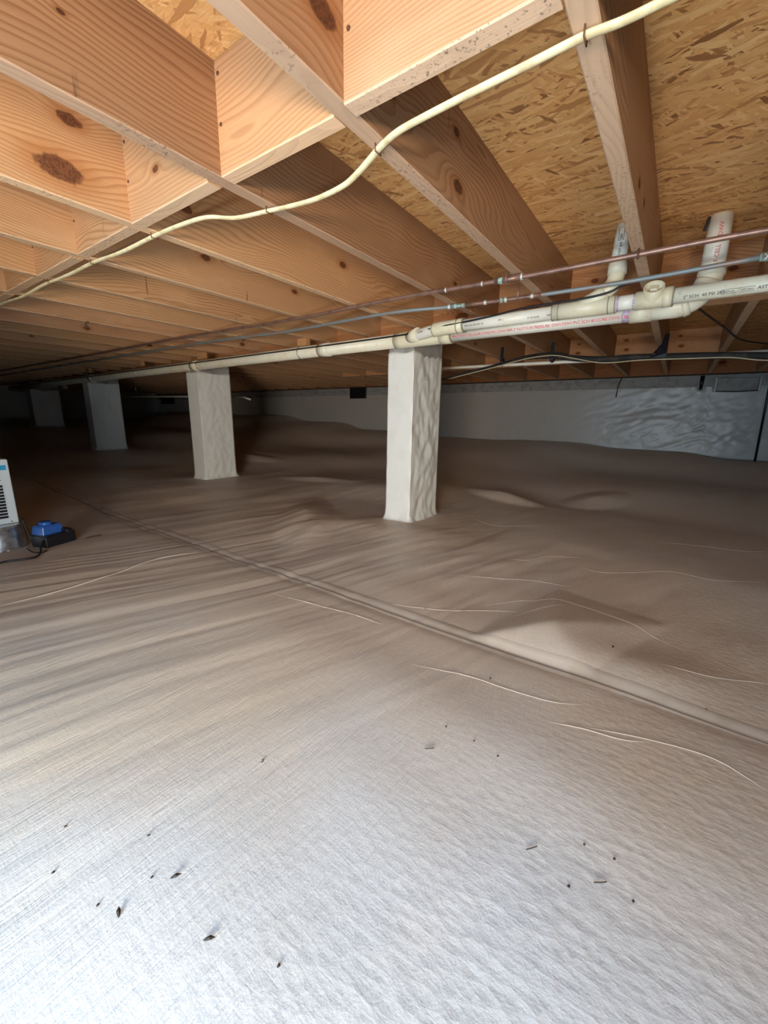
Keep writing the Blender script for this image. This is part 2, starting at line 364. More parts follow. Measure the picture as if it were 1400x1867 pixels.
creases = [[(-0.802, 1.588), (-0.451, 1.761), (-0.262, 1.787)], [(-0.61, 1.97), (-0.521, 1.998), (-0.444, 2.119), (-0.298, 2.181)],
 [(-0.273, 2.04), (-0.18, 2.043), (0.072, 2.195), (0.231, 2.186), (0.422, 2.282)], [(-0.84, 1.201), (-0.641, 1.282), (-0.469, 1.401), (-0.36, 1.451)],
 [(-0.521, 1.42), (-0.391, 1.556), (-0.255, 1.598), (-0.065, 1.57), (0.125, 1.496)], [(-0.398, 1.379), (-0.341, 1.455), (-0.246, 1.554)],
 [(0.064, 1.343), (0.174, 1.367), (0.274, 1.42), (0.31, 1.432)], [(-0.54, 0.919), (-0.387, 0.968), (-0.279, 0.977), (-0.169, 0.993), (-0.097, 1.027)],
 [(-0.15, 0.916), (-0.082, 0.94), (-0.004, 0.956), (0.048, 0.983)], [(-0.094, 0.942), (0.048, 0.994), (0.167, 1.016), (0.251, 0.979)],
 [(-1.974, 0.309), (-1.961, 0.473), (-1.98, 0.679), (-2.026, 0.918), (-1.928, 1.158)], [(-0.012, 2.685), (0.14, 2.72), (0.378, 2.77), (0.497, 2.852)],
 [(-0.44, 5.1), (-0.019, 5.0), (0.392, 4.95)], [(-1.182, 2.15), (-0.928, 2.08)], [(-1.55, 2.15), (-1.30, 2.08)], [(-1.24, 0.991), (-0.885, 1.053), (-0.74, 1.061)], [(-1.104, 2.66), (-0.898, 2.544), (-0.638, 2.633)]]
for i, cr in enumerate(creases):
    big = i in (10,)
    ribbon('liner_crease', cr, .007 if big else (.0036 if cr[0][1] < 2 else .006), .003 if big else .0013, CREASE, floor)
sx_ = np.arange(-6., 1.3, .12)
ribbon('seam_tape', [(float(a), 1.172+.004*math.sin(a*5)) for a in sx_], .085, .0022, SEAM, floor, 7)
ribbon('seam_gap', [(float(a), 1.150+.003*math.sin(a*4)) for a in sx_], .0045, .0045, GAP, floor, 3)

# deck above
ceil = box('ceiling', XL-.2, XR+.2, YN-.2, YF+.15, T, T+.018, OSB); setp(ceil, kind='structure'); ceil['label'] = 'strand board subfloor over the joists'

# ---------------------------------------------------------------- lumber
_boards = {}
def board(name, cx, y0, y1, z0, z1, w=.038, alongx=False, x0=0, x1=0, knots=(), tint=(1, 1, 1), bend=0., parent=None):
    """knots: (position along the board, height, radius) in lens coordinates"""
    L = (x1-x0) if alongx else (y1-y0); h = z1-z0
    n = max(1, int(L/.25)) if bend else 1
    key = (round(L, 4), round(h, 4), w, bend)
    if key not in _boards:
        bm = bmesh.new(); b = .0025
        prof = [(-w/2+b, -h/2), (w/2-b, -h/2), (w/2, -h/2+b), (w/2, h/2), (-w/2, h/2), (-w/2, -h/2+b)]
        rows = []
        for i in range(n+1):
            u = i/n; dz = 0; dx = bend*math.sin(u*math.pi)
            rows.append([bm.verts.new((px+dx, -L/2+u*L, pz+dz)) for px, pz in prof])
        for a, c in zip(rows, rows[1:]):
            for k in range(6):
                f = bm.faces.new((a[k], a[(k+1) % 6], c[(k+1) % 6], c[k])); f.material_index = 1 if k in (0, 1, 5) else 0
        bm.faces.new(rows[0]); bm.faces.new(rows[-1])
        _boards[key] = mesh(bm, [LUM, EDGE])
    o = bpy.data.objects.new(name, _boards[key]); C.objects.link(o)
    if alongx: c = Vector(((x0+x1)/2, (y0+y1)/2, (z0+z1)/2)); o.rotation_euler = (0, 0, -math.pi/2)
    else: c = Vector((cx, (y0+y1)/2, (z0+z1)/2))
    o.location = c + Vector((0, 0, ZO)); o.color = (*tint, 1)
    for k in range(4):
        if k < len(knots):
            a, zz, s = knots[k]; o['knot%d' % (k+1)] = ((a-c.x) if alongx else (a-c.y), zz-c.z, s)
        else: o['knot%d' % (k+1)] = (99., 99., .001)
    return o
random.seed(4)
JX = [.205, -.186, -.580, -.969, -1.396, -1.815] + [-1.815-.407*k for k in range(1, 25)]
JX = [.612] + JX
near_lab = {0: 'floor joist just beyond the right edge of the view', 1: 'floor joist at the right edge, ending near the green corroded fitting', 2: 'steep floor joist between the two wide strand board bays, yellow cable stapled beneath',
 3: 'greyish floor joist with three long dark knots, left of the wide strand board bay', 4: 'brown grey joist crossing the picture centre, mould specks along its pale underside', 5: 'orange floor joist with a big round brown knot at the left edge',
 6: 'orange floor joist with a broken-out knot hole under the yellow cable', 7: 'third floor joist left of the one with the broken knot hole, first beyond it in shade'}
near_knots = {2: [(1.337, .590, .012), (1.486, .603, .010)], 3: [(1.109, .596, .016), (1.085, .706, .010), (.80, .632, .007), (.60, .636, .020)], 4: [(.375, .66, .004), (1.9, .62, .01)],
 5: [(.495, .606, .030), (.53, .729, .016), (.828, .64, .014), (1.588, .691, .014)], 6: [(1.155, .674, .014), (1.672, .659, .012), (2.003, .728, .01), (1.35, .70, .006)]}
tints = {1: (.90, .86, .84), 2: (.84, .78, .74), 3: (.72, .64, .60), 4: (.66, .56, .50), 5: (1.06, .93, .78), 6: (.98, .87, .74), 7: (.95, .84, .70)}
GY0, GY1 = 2.472, 2.586
def rk(y0, y1): return [(random.uniform(y0, y1), random.uniform(H+.03, T-.03), random.uniform(.006, .014)) for _ in range(3)]
def rt():
    a = random.uniform(.86, 1.0); return (a, a*random.uniform(.86, .92), a*random.uniform(.76, .84))
for i, jx in enumerate(JX):
    o = board('floor_joist', jx, YN-.05, GY0, H, T, knots=near_knots.get(i, rk(0, 2.4)), tint=tints.get(i) or rt())
    if i < 7: setp(o, near_lab[i], 'joist', 'near floor joists')
    elif i < 15: setp(o, '%s floor joist left of the one with the broken-out knot hole' % ['first', 'second', 'third', 'fourth', 'fifth', 'sixth', 'seventh', 'eighth'][i-7], 'joist', 'near floor joists')
    else: setp(o, 'dim orange floor joist among those receding to the far left above the copper pipes', 'joist', 'near floor joists')
    jf = jx - .006 if i in (3, 4) else jx+random.uniform(-.004, .004)
    o = board('floor_joist', jf, GY1, YF-.06, H, T, knots=rk(2.7, 5.8), tint=(.82, .74, .68) if i > 1 else (.8, .76, .72))
    lab = {1: 'floor joist beyond the pipes, angling right towards the grey vent panel', 2: 'floor joist beyond the pipes, below the open drain fitting',
           3: 'dark floor joist beyond the pipes, first left of the one below the drain fitting', 4: 'dark floor joist beyond the pipes, by the middle black strap', 5: 'dark floor joist beyond the pipes, by the leftmost black strap'}.get(i)
    setp(o, lab or 'dark floor joist between the pier row and the back foundation wall', 'joist', 'far floor joists')
# blocking rows
blk_lab = ['short block between joists at the right, above the frame', 'pale pink block at the top centre, right of the diagonal joist edge', 'pale block with wavy dark grain and rusty nail heads, top left of centre',
 'orange block with a long dark gouge beside the big knot', 'small block left of the gouged one, grey weathered underside', 'smallest clear block at the left edge, underside speckled grey']
offs = [.0, .0, -.003, .012, .0, .006]
for i in range(len(JX)-2):
    x1, x0 = JX[i+1]-.019, JX[i+2]+.019
    if i > 13: break
    y0 = .655 + (offs[i+1] if i+1 < 6 else random.uniform(-.004, .008))
    kn = {2: [(-1.213, .60, .004)], 0: [(-.5, .70, .003)]}.get(i, [])
    if i == 3: kn = [(-1.215, .628, .009)]
    o = board('joist_blocking', 0, y0, y0+.038, H-(.004 if i % 2 else 0), T-.003, alongx=True, x0=x0, x1=x1, knots=kn if i < 5 else rk(x0, x1), tint={0: (.88, .82, .80), 1: (.95, .88, .84), 2: (1.05, .92, .80)}.get(i, (.98, .90, .80)))
    if i < 5: setp(o, blk_lab[i+1], 'blocking', 'blocking near the hatch')
    else: setp(o, 'dim block in the near blocking row at the far left', 'blocking', 'blocking near the hatch')
    nl = [(x0+.012, .735), (x0+.012, .64), (x1-.012, .72), (x1-.012, .63)]
    if i < 6:
        for (nx, nz) in nl:
            bm = bmesh.new(); bmesh.ops.create_cone(bm, cap_ends=True, segments=10, radius1=.0042, radius2=.0036, depth=.003, matrix=Matrix.Translation((nx, y0-.0008, nz)) @ Matrix.Rotation(math.pi/2, 4, 'X'))
            n_ = link('nail', mesh(bm, NAIL)); mw = n_.location.copy(); n_.parent = o; n_.matrix_parent_inverse = (Matrix.Translation(o.location) @ Matrix.Rotation(-math.pi/2, 4, 'Z')).inverted()
box_rows = []
for i in range(len(JX)-2):
    x1, x0 = JX[i+1]-.019, JX[i+2]+.019
    if i > 9: break
    o = board('joist_blocking', 0, 4.40, 4.438, H, T-.003, alongx=True, x0=x0, x1=x1, knots=[((x0+x1)/2+random.uniform(-.1, .1), H+.09, .012), (x0+.08, H+.17, .008)], tint=(1., .82, .68))
    setp(o, {0: 'knotty orange block beyond the open drain fitting, at the right', 1: 'knotty orange block directly behind the black insulated line, centre of the far row'}.get(i, 'shadowed block in the far blocking row behind the pipes'), 'blocking', 'blocking in the far bay')
# flush girder over the piers, three plies
g = thing('girder', 'flush built-up wooden girder crossing above the piers, behind the drain pipes', 'girder', (-5., GY0, H))
for k in range(3):
    o = board('girder_ply', 0, GY0+k*.038, GY0+(k+1)*.038-.0006, H, T-.0005, alongx=True, x0=XL+.01, x1=XR-.02, knots=[(-.76, .60, .03), (-1.18, .615, .026), (-.45, .7, .012), (.1, .66, .012)], tint=(.92, .72, .56))
    loc = o.location.copy(); o.parent = g; o.location = loc - g.location

# ---------------------------------------------------------------- walls
def grid_wall(name, x0, x1, yfun, z0fun, z1fun, nx, nz, mat, parent=None, label=None, amp=.012, along='x'):
    bm = bmesh.new(); rows = []
    for j in range(nz+1):
        row = []
        for i in range(nx+1):
            u = x0+(x1-x0)*i/nx; z0, z1 = z0fun(u), z1fun(u); z = z0+(z1-z0)*j/nz
            e = math.sin(math.pi*j/nz)**.5 if 0 < j < nz else 0
            k_ = .22 + .8/(1+math.exp(-(u+.75)*6)); wv = noise.noise(Vector((u*2, z*2, 4.)))*.5
            d = amp*(.7*noise.noise(Vector((u*1.6, z*3, 1.3)))*.7+.8*(.35-abs(noise.noise(Vector((u*2.6-z*3+wv, z*13-u*2.5+wv*4, 5.)))))*max(0, .5+noise.noise(Vector((u*1.1, z*3, 8.)))) - .35*abs(noise.noise(Vector((u*9-z*9, z*24-u*5, 9.)))))*e*k_
            row.append(bm.verts.new((u, yfun(u)-d-.002, z) if along == 'x' else (yfun(u)+d, u, z)))
        rows.append(row)
    for a, b in zip(rows, rows[1:]):
        for i in range(nx): bm.faces.new((a[i], a[i+1], b[i+1], b[i]))
    return link(name, mesh(bm, mat, True), parent)
wb = setp(box('wall_back', XL, XR, YF+.02, YF+.15, -.8, .53, CONC), kind='structure'); wb['label'] = 'back foundation wall, lined with grey plastic'
def liner_top(x):
    z = .448
    if .098 < x < .209: z = .448-.10*math.sin(math.pi*(x-.098)/.111)**.6
    if .262 < x < .655: z = .345
    return z
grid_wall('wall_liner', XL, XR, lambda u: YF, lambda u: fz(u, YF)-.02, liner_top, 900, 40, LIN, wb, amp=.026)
box('sill_course', XL, XR, YF-.004, YF+.02, .40, .528, BLOCKG, wb)
sp = box('sill_plate', XL, XR, YF-.05, YF+.14, .5285, .541, DARKR, wb)
rim = board('rim_joist', 0, YF-.055, YF-.018, .5415, T-.0005, alongx=True, x0=XL+.01, x1=XR-.01, tint=(.62, .42, .30), knots=[(.3, .65, .02)])
setp(rim, 'dark orange rim joist along the top of the back wall', 'rim joist')
tube('liner_hem', [(XL+.02+k*(XR-XL-.04)/120, YF-.012, fz(XL+.02+k*(XR-XL-.04)/120, YF-.012)+.003) for k in range(121)], .006, BLOCKG, wb, 6)
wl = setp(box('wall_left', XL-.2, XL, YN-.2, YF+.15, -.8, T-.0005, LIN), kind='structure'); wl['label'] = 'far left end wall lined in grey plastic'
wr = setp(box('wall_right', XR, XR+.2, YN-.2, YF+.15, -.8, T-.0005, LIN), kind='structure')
# hatch side wall behind the camera, with the opening the daylight falls through
HX0, HX1 = -1.40, .50
wn = setp(bpy.data.objects.new('wall_front', None), kind='structure'); C.objects.link(wn); wn.location = (0, YN, ZO-.71); wn['_b'] = [0, YN, -.71]
box('wall_section', XL, HX0, YN-.2, YN, -.8, .53, LIN, wn); box('wall_section', HX1, XR, YN-.2, YN, -.8, .53, LIN, wn)
box('mudsill', XL, HX0, YN-.14, YN, .53, .5405, LUM, wn); box('mudsill', HX1, XR, YN-.14, YN, .53, .5405, LUM, wn)
box('rim_board', XL, XR, YN-.092, YN-.052, .541, T-.0005, LUM, wn)

# ---------------------------------------------------------------- piers
def pier(x0, x1, y0, y1, ztop, label, amp, seedv, capz=.50, flare=.03):
    zb = fz((x0+x1)/2, y0); t = thing('pier', label, 'pier', ((x0+x1)/2, (y0+y1)/2, zb), 'liner-wrapped block piers')
    bm = bmesh.new(); n, nz = 22, 70; loop = []
    cs = [(x0, y0), (x1, y0), (x1, y1), (x0, y1)]
    for k in range(4):
        (ax, ay), (bx, by) = cs[k], cs[(k+1) % 4]
        for i in range(n): loop.append((ax+(bx-ax)*i/n, ay+(by-ay)*i/n, k, i/n))
    rows = []
    for j in range(nz+1):
        row = []
        for (px, py, k, u) in loop:
            nrm = [(0, -1), (1, 0), (0, 1), (-1, 0)][k]
            z0 = fz(px, py)-.006; z = z0+(ztop-z0)*j/nz + (.006*math.sin(u*7+k) if j == nz else 0)
            s = noise.noise
            q = Vector((px*7+seedv, py*7, z*4+seedv))
            d = s(q)*.9 + .9*(.5-abs(s(Vector((px*9+seedv, py*16-z*3, z*7)))*2)) + .5*(.4-abs(s(Vector((px*20, py*30+z*8, z*12+seedv)))*2))
            a = amp if k in (1, 3) else amp*.10
            e = math.sin(math.pi*u)**.5 if u > 0 else 0
            dd = a*d*e
            h = (z-z0); fla = flare*math.exp(-h/.018) + .006*math.exp(-h/.06)
            if u == 0:
                p2 = [(0, -1), (1, 0), (0, 1), (-1, 0)][(k-1) % 4]; nv_ = ((nrm[0]+p2[0])*.7, (nrm[1]+p2[1])*.7)
                dd = .002*s(Vector((z*12, k*3, seedv)))
            else: nv_ = nrm
            fl = fla*(1+.5*s(Vector((px*25, py*25, seedv))))
            row.append(bm.verts.new((px+nv_[0]*(dd+fl), py+nv_[1]*(dd+fl), z - (fla*.15))))
        rows.append(row)
    m = len(loop)
    for a, b in zip(rows, rows[1:]):
        for i in range(m): bm.faces.new((a[i], a[(i+1) % m], b[(i+1) % m], b[i]))
    bm.faces.new(rows[-1])
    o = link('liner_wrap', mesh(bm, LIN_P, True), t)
    box('cap_block', x0+.003, x1-.003, y0+.004, y1-.004, ztop-.02, capz, BLOCKG, t, .003)
    box('wood_shim', x0+.03, x1-.03, GY0-.02, min(GY1+.02, y1-.008), capz, .5405, LUM, t)
    # folded hem of tape on the front edge
    if amp > .004:
        tube('taped_edge', [(x1+.001+.002*math.sin(z*30), y0-.001, z) for z in np.linspace(zb+.02, ztop, 24)], .0045, LIN_P, t, 8)
    return t
pier(-1.573, -1.382, 2.25, 2.630, .403, 'nearest pier, tall white-wrapped block column in front of the others', .011, 1.7)
pier(-3.975, -3.775, 2.25, 2.600, .398, 'second pier from the camera, wrapped in wrinkled grey white liner', .0065, 6.1)
pier(-6.53, -6.345, 2.25, 2.620, .393, 'third pier from the camera, dim grey wrapped column', .006, 9.4)
pier(-8.95, -8.70, 2.25, 2.64, .36, 'farthest pier, barely lit in the dark at the left', .006, 12.9, .49)

# ---------------------------------------------------------------- vents, panel, rod on the back wall
v = thing('foundation_vent', 'small black vent opening in the back wall, left of the nearest pier', 'vent', (-4.84, YF-.02, .34), 'black vents in the back wall')
box('vent_frame', -5.02, -4.66, YF-.045, YF-.005, .34, .526, BLKP, v, .004)
for k in range(5): box('louver', -5.0, -4.68, YF-.05, YF-.044, .36+k*.033, .372+k*.033, BLK, v)
v = thing('foundation_vent', 'faint black vent opening far left in the back wall, behind the second pier gap', 'vent', (-11.6, YF-.02, .28), 'black vents in the back wall')
box('vent_frame', -11.95, -11.27, YF-.045, YF-.005, .28, .475, BLKP, v, .004)
v = thing('vent_panel', 'grey rectangular panel set in the liner at the top right of the back wall', 'panel', (.465, YF-.03, .345))
bm = bmesh.new(); add_box(bm, .292, .640, YF-.035, YF-.004, .352, .488, .005); link('panel_face', mesh(bm, BLOCKG), v)
for a, b in ((.272, .290), (.642, .660)): box('panel_edge', a, b, YF-.05, YF-.006, .345, .496, LIN, v, .003)
tube('panel_lip', [(.28, YF-.045, .347), (.46, YF-.048, .341), (.65, YF-.045, .350)], .005, BLKP, v, 8, sub=6)
v = tube('notch_gap', [(.155, YF-.02, .52), (.153, YF-.016, .37)], [.022, .014], BLKP, wb, 10)
rod = tube('drop_rod', [(.724, YF-.06, .53), (.728, YF-.06, .30), (.742, YF-.06, fz(.74, YF-.06)+.005)], .011, BLKP, None, 10); setp(rod, 'thin black rod standing against the back wall at the far right', 'rod')
wi = tube('hanging_wire', [(-.640, YF-.07, .538), (-.668, YF-.07, .42), (-.676, YF-.06, .297)], .0055, BLK, None, 8, sub=6); setp(wi, 'short black wire end dangling over the back wall liner', 'wire')

# ---------------------------------------------------------------- drains
def cyl_axis(p, q, r, mat, name, parent, n=24, hollow=0):
    return tube(name, [p, q], r, mat, parent, n)
def text(s, size, mat, parent, origin, xdir, ndir, name='lettering', ext=.0003, align='LEFT', space=1.):
    cu = bpy.data.curves.new('t', 'FONT'); cu.body = s; cu.size = size; cu.extrude = ext; cu.align_x = align; cu.space_character = space; cu.resolution_u = 2
    o = bpy.data.objects.new('t', cu); C.objects.link(o); bpy.context.view_layer.update()
    me = bpy.data.meshes.new_from_object(o.evaluated_get(bpy.context.evaluated_depsgraph_get())); bpy.data.objects.remove(o)
    X = Vector(xdir).normalized(); N_ = Vector(ndir).normalized(); Y = N_.cross(X).normalized(); N_ = X.cross(Y)
    M = Matrix(((X.x, Y.x, N_.x, origin[0]), (X.y, Y.y, N_.y, origin[1]), (X.z, Y.z, N_.z, origin[2]), (0, 0, 0, 1)))
    me.transform(M); me.materials.clear(); me.materials.append(mat); return link(name, me, parent)
MY = 2.15; MR = .0395
def mz(x): return .4605 + (x+.2)*.0083 if x < .3 else .4605
drain = thing('drain_piping', 'cream plastic drain piping with branch and two risers, running in front of the pier tops', 'pipe', (-4, MY, .42))
tube('pipe_run', [(x, MY, mz(x)) for x in (-9.3, -7, -5, -3, -1.42)], MR, PVC, drain, 28)
for x in (-2.03, -3.62, -5.9): tube('coupling', [(x-.045, MY, mz(x)), (x+.045, MY, mz(x))], MR+.0045, PVC, drain, 28)
tube('pipe_run', [(-1.08, MY, mz(-1.1)), (-.23, MY, mz(-.2))], MR, PVCW, drain, 28)['label'] = 'white foam core section with red print'
# wye at the nearest pier
tube('wye_body', [(-1.44, MY, mz(-1.4)), (-1.40, MY, mz(-1.4)), (-1.14, MY, mz(-1.1)), (-1.075, MY, mz(-1.1))], [MR+.005]*4, FIT, drain, 28)
tube('wye_hub', [(-1.145, MY, mz(-1.1)), (-1.075, MY, mz(-1.1))], MR+.008, FIT, drain, 28)
tube('hub_ring', [(-1.077, MY, mz(-1.1)), (-1.071, MY, mz(-1.1))], MR+.0082, LEAD, drain, 28)
tube('hub_ring', [(-1.446, MY, mz(-1.4)), (-1.438, MY, mz(-1.4))], MR+.0052, LEAD, drain, 28)
# sweep elbow up to the riser
VX = .0225
tube('elbow_hub', [(-.235, MY, mz(-.2)), (-.155, MY, mz(-.16))], MR+.006, PVC, drain, 28)
ez = mz(-.15); R = .105
arc = arc_pts((VX-R, MY, ez+R), (1, 0, 0), (0, 0, 1), R, -math.pi/2, 0, 14)
tube('sweep_elbow', [(-.16, MY, ez)] + arc + [(VX, MY, ez+R+.01)], MR+.003, PVC, drain, 28)
for q, d in ((arc[3], arc[4]-arc[2]), (arc[11], arc[12]-arc[10])):
    d = d.normalized(); tube('elbow_collar', [q-d*.012, q+d*.012], MR+.0075, PVC, drain, 28)
tube('primer_mark', [(-.262, MY, mz(-.2)), (-.236, MY, mz(-.2))], MR+.0006, PRIMER, drain, 28)
tube('riser_pipe', [(VX, MY, ez+R), (VX, MY, T+.002)], MR-.001, PVCW, drain, 28)
tube('riser_collar', [(VX, MY, ez+R-.008), (VX, MY, ez+R+.018)], MR+.006, PVC, drain, 28)
tube('primer_mark', [(VX-.036, MY-.018, T-.001), (VX-.046, MY-.02, T-.045)], .006, DARKR, drain, 8)
na = Vector((0, -math.cos(.45), -math.sin(.45)))
def on_main(x, ang): return (x, MY-math.cos(ang)*(MR+.0006), mz(x)-math.sin(ang)*(MR+.0006))
text('PVC DWV CELLULAR CORE PVC DWV PIPE 3" NOT FOR PRESSURE  DWV DWV PVC SCH 40 CORE DWV CELLULAR CORE', .0195, INKP, drain, on_main(-1.06, .72), (1, 0, .006), (0, -math.cos(.62), -math.sin(.62)), 'red_print', space=.86)
text('F-CELL 3" DWV', .020, INKR, drain, (VX+.012, MY-MR-.0003, ez+R+.03), (0, 0, 1), (.12, -1, 0), 'red_print')
# two inch branch in front
BY = 2.03; BR = .0285
def bz(x): return .470 + (x+.5)*.012
br = drain
tube('street_bend', smooth_path([(-1.33, MY-.02, mz(-1.3)+.006), (-1.21, BY+.045, .460), (-1.10, BY+.005, bz(-1.1)), (-1.03, BY, bz(-1.0))], 6), BR+.001, PVCW, br, 22)
tube('bend_socket', [(-1.34, MY-.012, mz(-1.3)+.005), (-1.262, BY+.064, .462)], BR+.0075, FIT, br, 22)
tube('bend_hub', smooth_path([(-1.13, BY+.012, bz(-1.1)), (-1.07, BY+.002, bz(-1.07)), (-.955, BY, bz(-.95))], 4), BR+.006, FIT, br, 24)
tube('hub_ring', [(-.957, BY, bz(-.95)), (-.950, BY, bz(-.95))], BR+.0062, LEAD, br, 24)
tube('hub_ring', [(-.990, BY, bz(-.98)), (-.985, BY, bz(-.98))], BR+.0064, LEAD, br, 24)
tube('pipe_run', [(-1.0, BY, bz(-1.)), (-.52, BY, bz(-.52))], BR, PVCW, br, 24)
tube('wye_body', [(-.525, BY, bz(-.52)), (-.275, BY, bz(-.28))], BR+.0055, FIT, br, 24)
for x in (-.525, -.50, -.305, -.28): tube('hub_ring', [(x-.002, BY, bz(x)), (x+.002, BY, bz(x))], BR+.0062, LEAD, br, 24)
tube('wye_branch', [(-.43, BY, bz(-.43)), (-.35, BY-.002, .508), (-.325, BY-.002, .525)], [BR+.002, BR+.003, BR+.006], FIT, br, 24)
tube('riser_bend', smooth_path([(-.35, BY, .51), (-.315, BY, .533), (-.295, BY, .56), (-.290, BY, .60)], 6), BR+.003, FIT, br, 24)
tube('riser_hub', [(-.290, BY, .585), (-.291, BY, .632)], BR+.0065, PVC, br, 24)
tube('riser_pipe', [(-.291, BY, .62), (-.285, BY, T+.001)], BR-.001, PVCW, br, 24)
tube('purple_coupling', [(-.28, BY, bz(-.28)), (-.205, BY, bz(-.2))], BR, PVCW, br, 24)
for x in (-.272, -.212): tube('primer_mark', [(x-.005, BY, bz(x)), (x+.005, BY, bz(x))], BR+.0005, PRIMER, br, 24)
tube('tee_body', [(-.21, BY, bz(-.2)), (-.085, BY, bz(-.09))], BR+.0055, FIT, br, 24)
tube('tee_hub', [(-.118, BY, bz(-.1)), (-.085, BY, bz(-.09))], BR+.0085, FIT, br, 24)
tube('hub_ring', [(-.087, BY, bz(-.09)), (-.083, BY, bz(-.09))], BR+.0087, LEAD, br, 24)
# open branch of the tee, with a square plug inside
bm = bmesh.new(); ax = Vector((.05, -.79, .61)).normalized(); c0 = Vector((-.152, BY, bz(-.15))); n = 28
s1 = Vector((1, 0, 0)); s1 = (s1-ax*s1.dot(ax)).normalized(); s2 = ax.cross(s1)
ro, ri = BR+.007, BR+.002; L0, L1, L2 = .0, .056, .026
rr = [[bm.verts.new(c0+ax*l+s1*math.cos(2*math.pi*k/n)*r+s2*math.sin(2*math.pi*k/n)*r) for k in range(n)] for l, r in ((L0, ro-.002), (L1, ro), (L1+.001, ri), (L2, ri-.001))]
for a, b in zip(rr, rr[1:]):
    for k in range(n): bm.faces.new((a[k], a[(k+1) % n], b[(k+1) % n], b[k])).smooth = True
bm.faces.new(rr[-1]); link('tee_mouth', mesh(bm, FIT), br)
bm = bmesh.new(); bmesh.ops.create_cube(bm, size=1); bmesh.ops.bevel(bm, geom=list(bm.edges), offset=.08, segments=1, affect='EDGES')
Mx = Matrix(((s1.x, s2.x, ax.x, 0), (s1.y, s2.y, ax.y, 0), (s1.z, s2.z, ax.z, 0), (0, 0, 0, 1)))
bm.transform(Matrix.Translation(c0+ax*.040) @ Mx @ Matrix.Diagonal((.026, .024, .026, 1))); link('square_plug', mesh(bm, PVC), br)
tube('pipe_run', [(-.09, BY, bz(-.09)), (.62, BY, bz(.6))], BR, PVC, br, 24)
def on_br(x, ang): return (x, BY-math.cos(ang)*(BR+.0005), bz(x)-math.sin(ang)*(BR+.0005))
A_ = .62; nb = (0, -math.cos(A_), -math.sin(A_))
text('2" SCH  40 PSI 280', .0155, INKB, br, on_br(-.052, A_+.12), (1, 0, .012), nb, 'black_print')
text('ASTM-D', .0155, INKB, br, on_br(.158, A_+.12), (1, 0, .012), nb, 'black_print')
text('NSF-pw', .0095, INKB, br, on_br(.066, A_+.06), (1, 0, .012), nb, 'black_print'); text('NSF-dwv', .0095, INKB, br, on_br(.112, A_+.06), (1, 0, .012), nb, 'black_print')
for xa, xb in ((.060, .104), (.108, .150)):
    c_ = [Vector(on_br(x, a)) for x, a in ((xa, A_-.30), (xb, A_-.30), (xb, A_+.20), (xa, A_+.20), (xa, A_-.30))]
    tube('print_box', c_, .0006, INKB, br, 4)
text('NSF SCH 40 DWV 30', .011, INKB, br, on_br(-.94, .50), (1, 0, .012), (0, -.9, -.44), 'black_print'); text('PP-1', .013, INKB, br, on_br(-.765, .36), (1, 0, .012), (0, -.94, -.34), 'black_print')
text('2" SCH 40', .012, INKB, br, on_br(-.63, .62), (1, 0, .012), (0, -.82, -.57), 'black_print'); text('NSF', .012, INKB, br, on_br(-.545, .60), (1, 0, .012), (0, -.82, -.57), 'black_print')
text('NSF-pw  280', .014, INKB, br, (-.283, BY-BR-.0003, .648), (0, 0, 1), (.1, -1, 0), 'black_print'); 
text('C 34 24', .012, INKB, br, (-1.235, BY+.012, .455), (.9, -.28, .02), (-.25, -.9, -.3), 'black_print')
c_ = [Vector((-.283+a, BY-BR-.0005, .70+b)) for a, b in ((-.014, 0), (.004, 0), (.004, .045), (-.014, .045), (-.014, 0))]; tube('print_box', c_, .0007, INKB, br, 4)
# strap hangers and scab blocks
for i, (x, lab) in enumerate(((-2.26, 'nearest'), (-3.55, 'second'), (-4.70, 'third'), (-6.05, 'fourth'))):
    k = min(range(len(JX)), key=lambda q: abs(JX[q]-x))
    t = thing('pipe_hanger', {'nearest': 'short wood block with nail hanging the drain pipe, just left of the nearest pier', 'second': 'orange wood block hanging the drain pipe above the second pier',
        'third': 'orange wood block hanging the drain pipe midway between second and third piers', 'fourth': 'dim wood block hanging the drain pipe above the third pier'}[lab], 'hanger', (x, 2.16, H), 'wood blocks the drain hangs from')
    o = board('hanger_block', 0, 2.155, 2.195, .492, H-.0005, alongx=True, x0=x-.045, x1=x+.045, tint=(1., .82, .62)); loc = o.location.copy(); o.parent = t; o.location = loc-t.location
    tube('pipe_strap', [(x, MY+math.cos(a)*(MR+.003), mz(x)+math.sin(a)*(MR+.003)) for a in np.linspace(-math.pi*1.45, math.pi*.45, 26)], .0022, GALV, t, 6, sx=2.2)
# thin supply line behind the piers
p = tube('supply_pipe', [(-1.80, 3.3, .428), (-1.40, 3.3, .425), (-.55, 3.3, .418), (1.2, 3.3, .40)], .0115, PVCW, None, 12); setp(p, 'thin white supply pipe behind the nearest pier, passing under the black straps', 'pipe')
p = tube('supply_pipe', [(-9.0, 3.3, .30), (-6.2, 3.3, .262), (-4.55, 3.3, .232), (-4.45, 3.34, .20)], .0115, PVCW, None, 12); [tube('pipe_support', [(x_, 3.3, z_), (x_, 3.3, H)], .003, GALV, p, 6) for x_, z_ in ((-5.1, .24), (-7.4, .28))]; setp(p, 'dim thin white pipe low behind the second and third piers', 'pipe')
p = thing('waste_pipe', 'dim white pipe with couplings at the far left, beyond the farthest pier', 'pipe', (-10, 3.0, .40))
tube('pipe_run', [(-12.1, 2.9, .46), (-9.2, 2.9, .455)], .035, PVC, p, 18); [tube('coupling', [(x-.05, 2.9, .458), (x+.05, 2.9, .457)], .042, PVC, p, 18) for x in (-10.1, -11.1)]

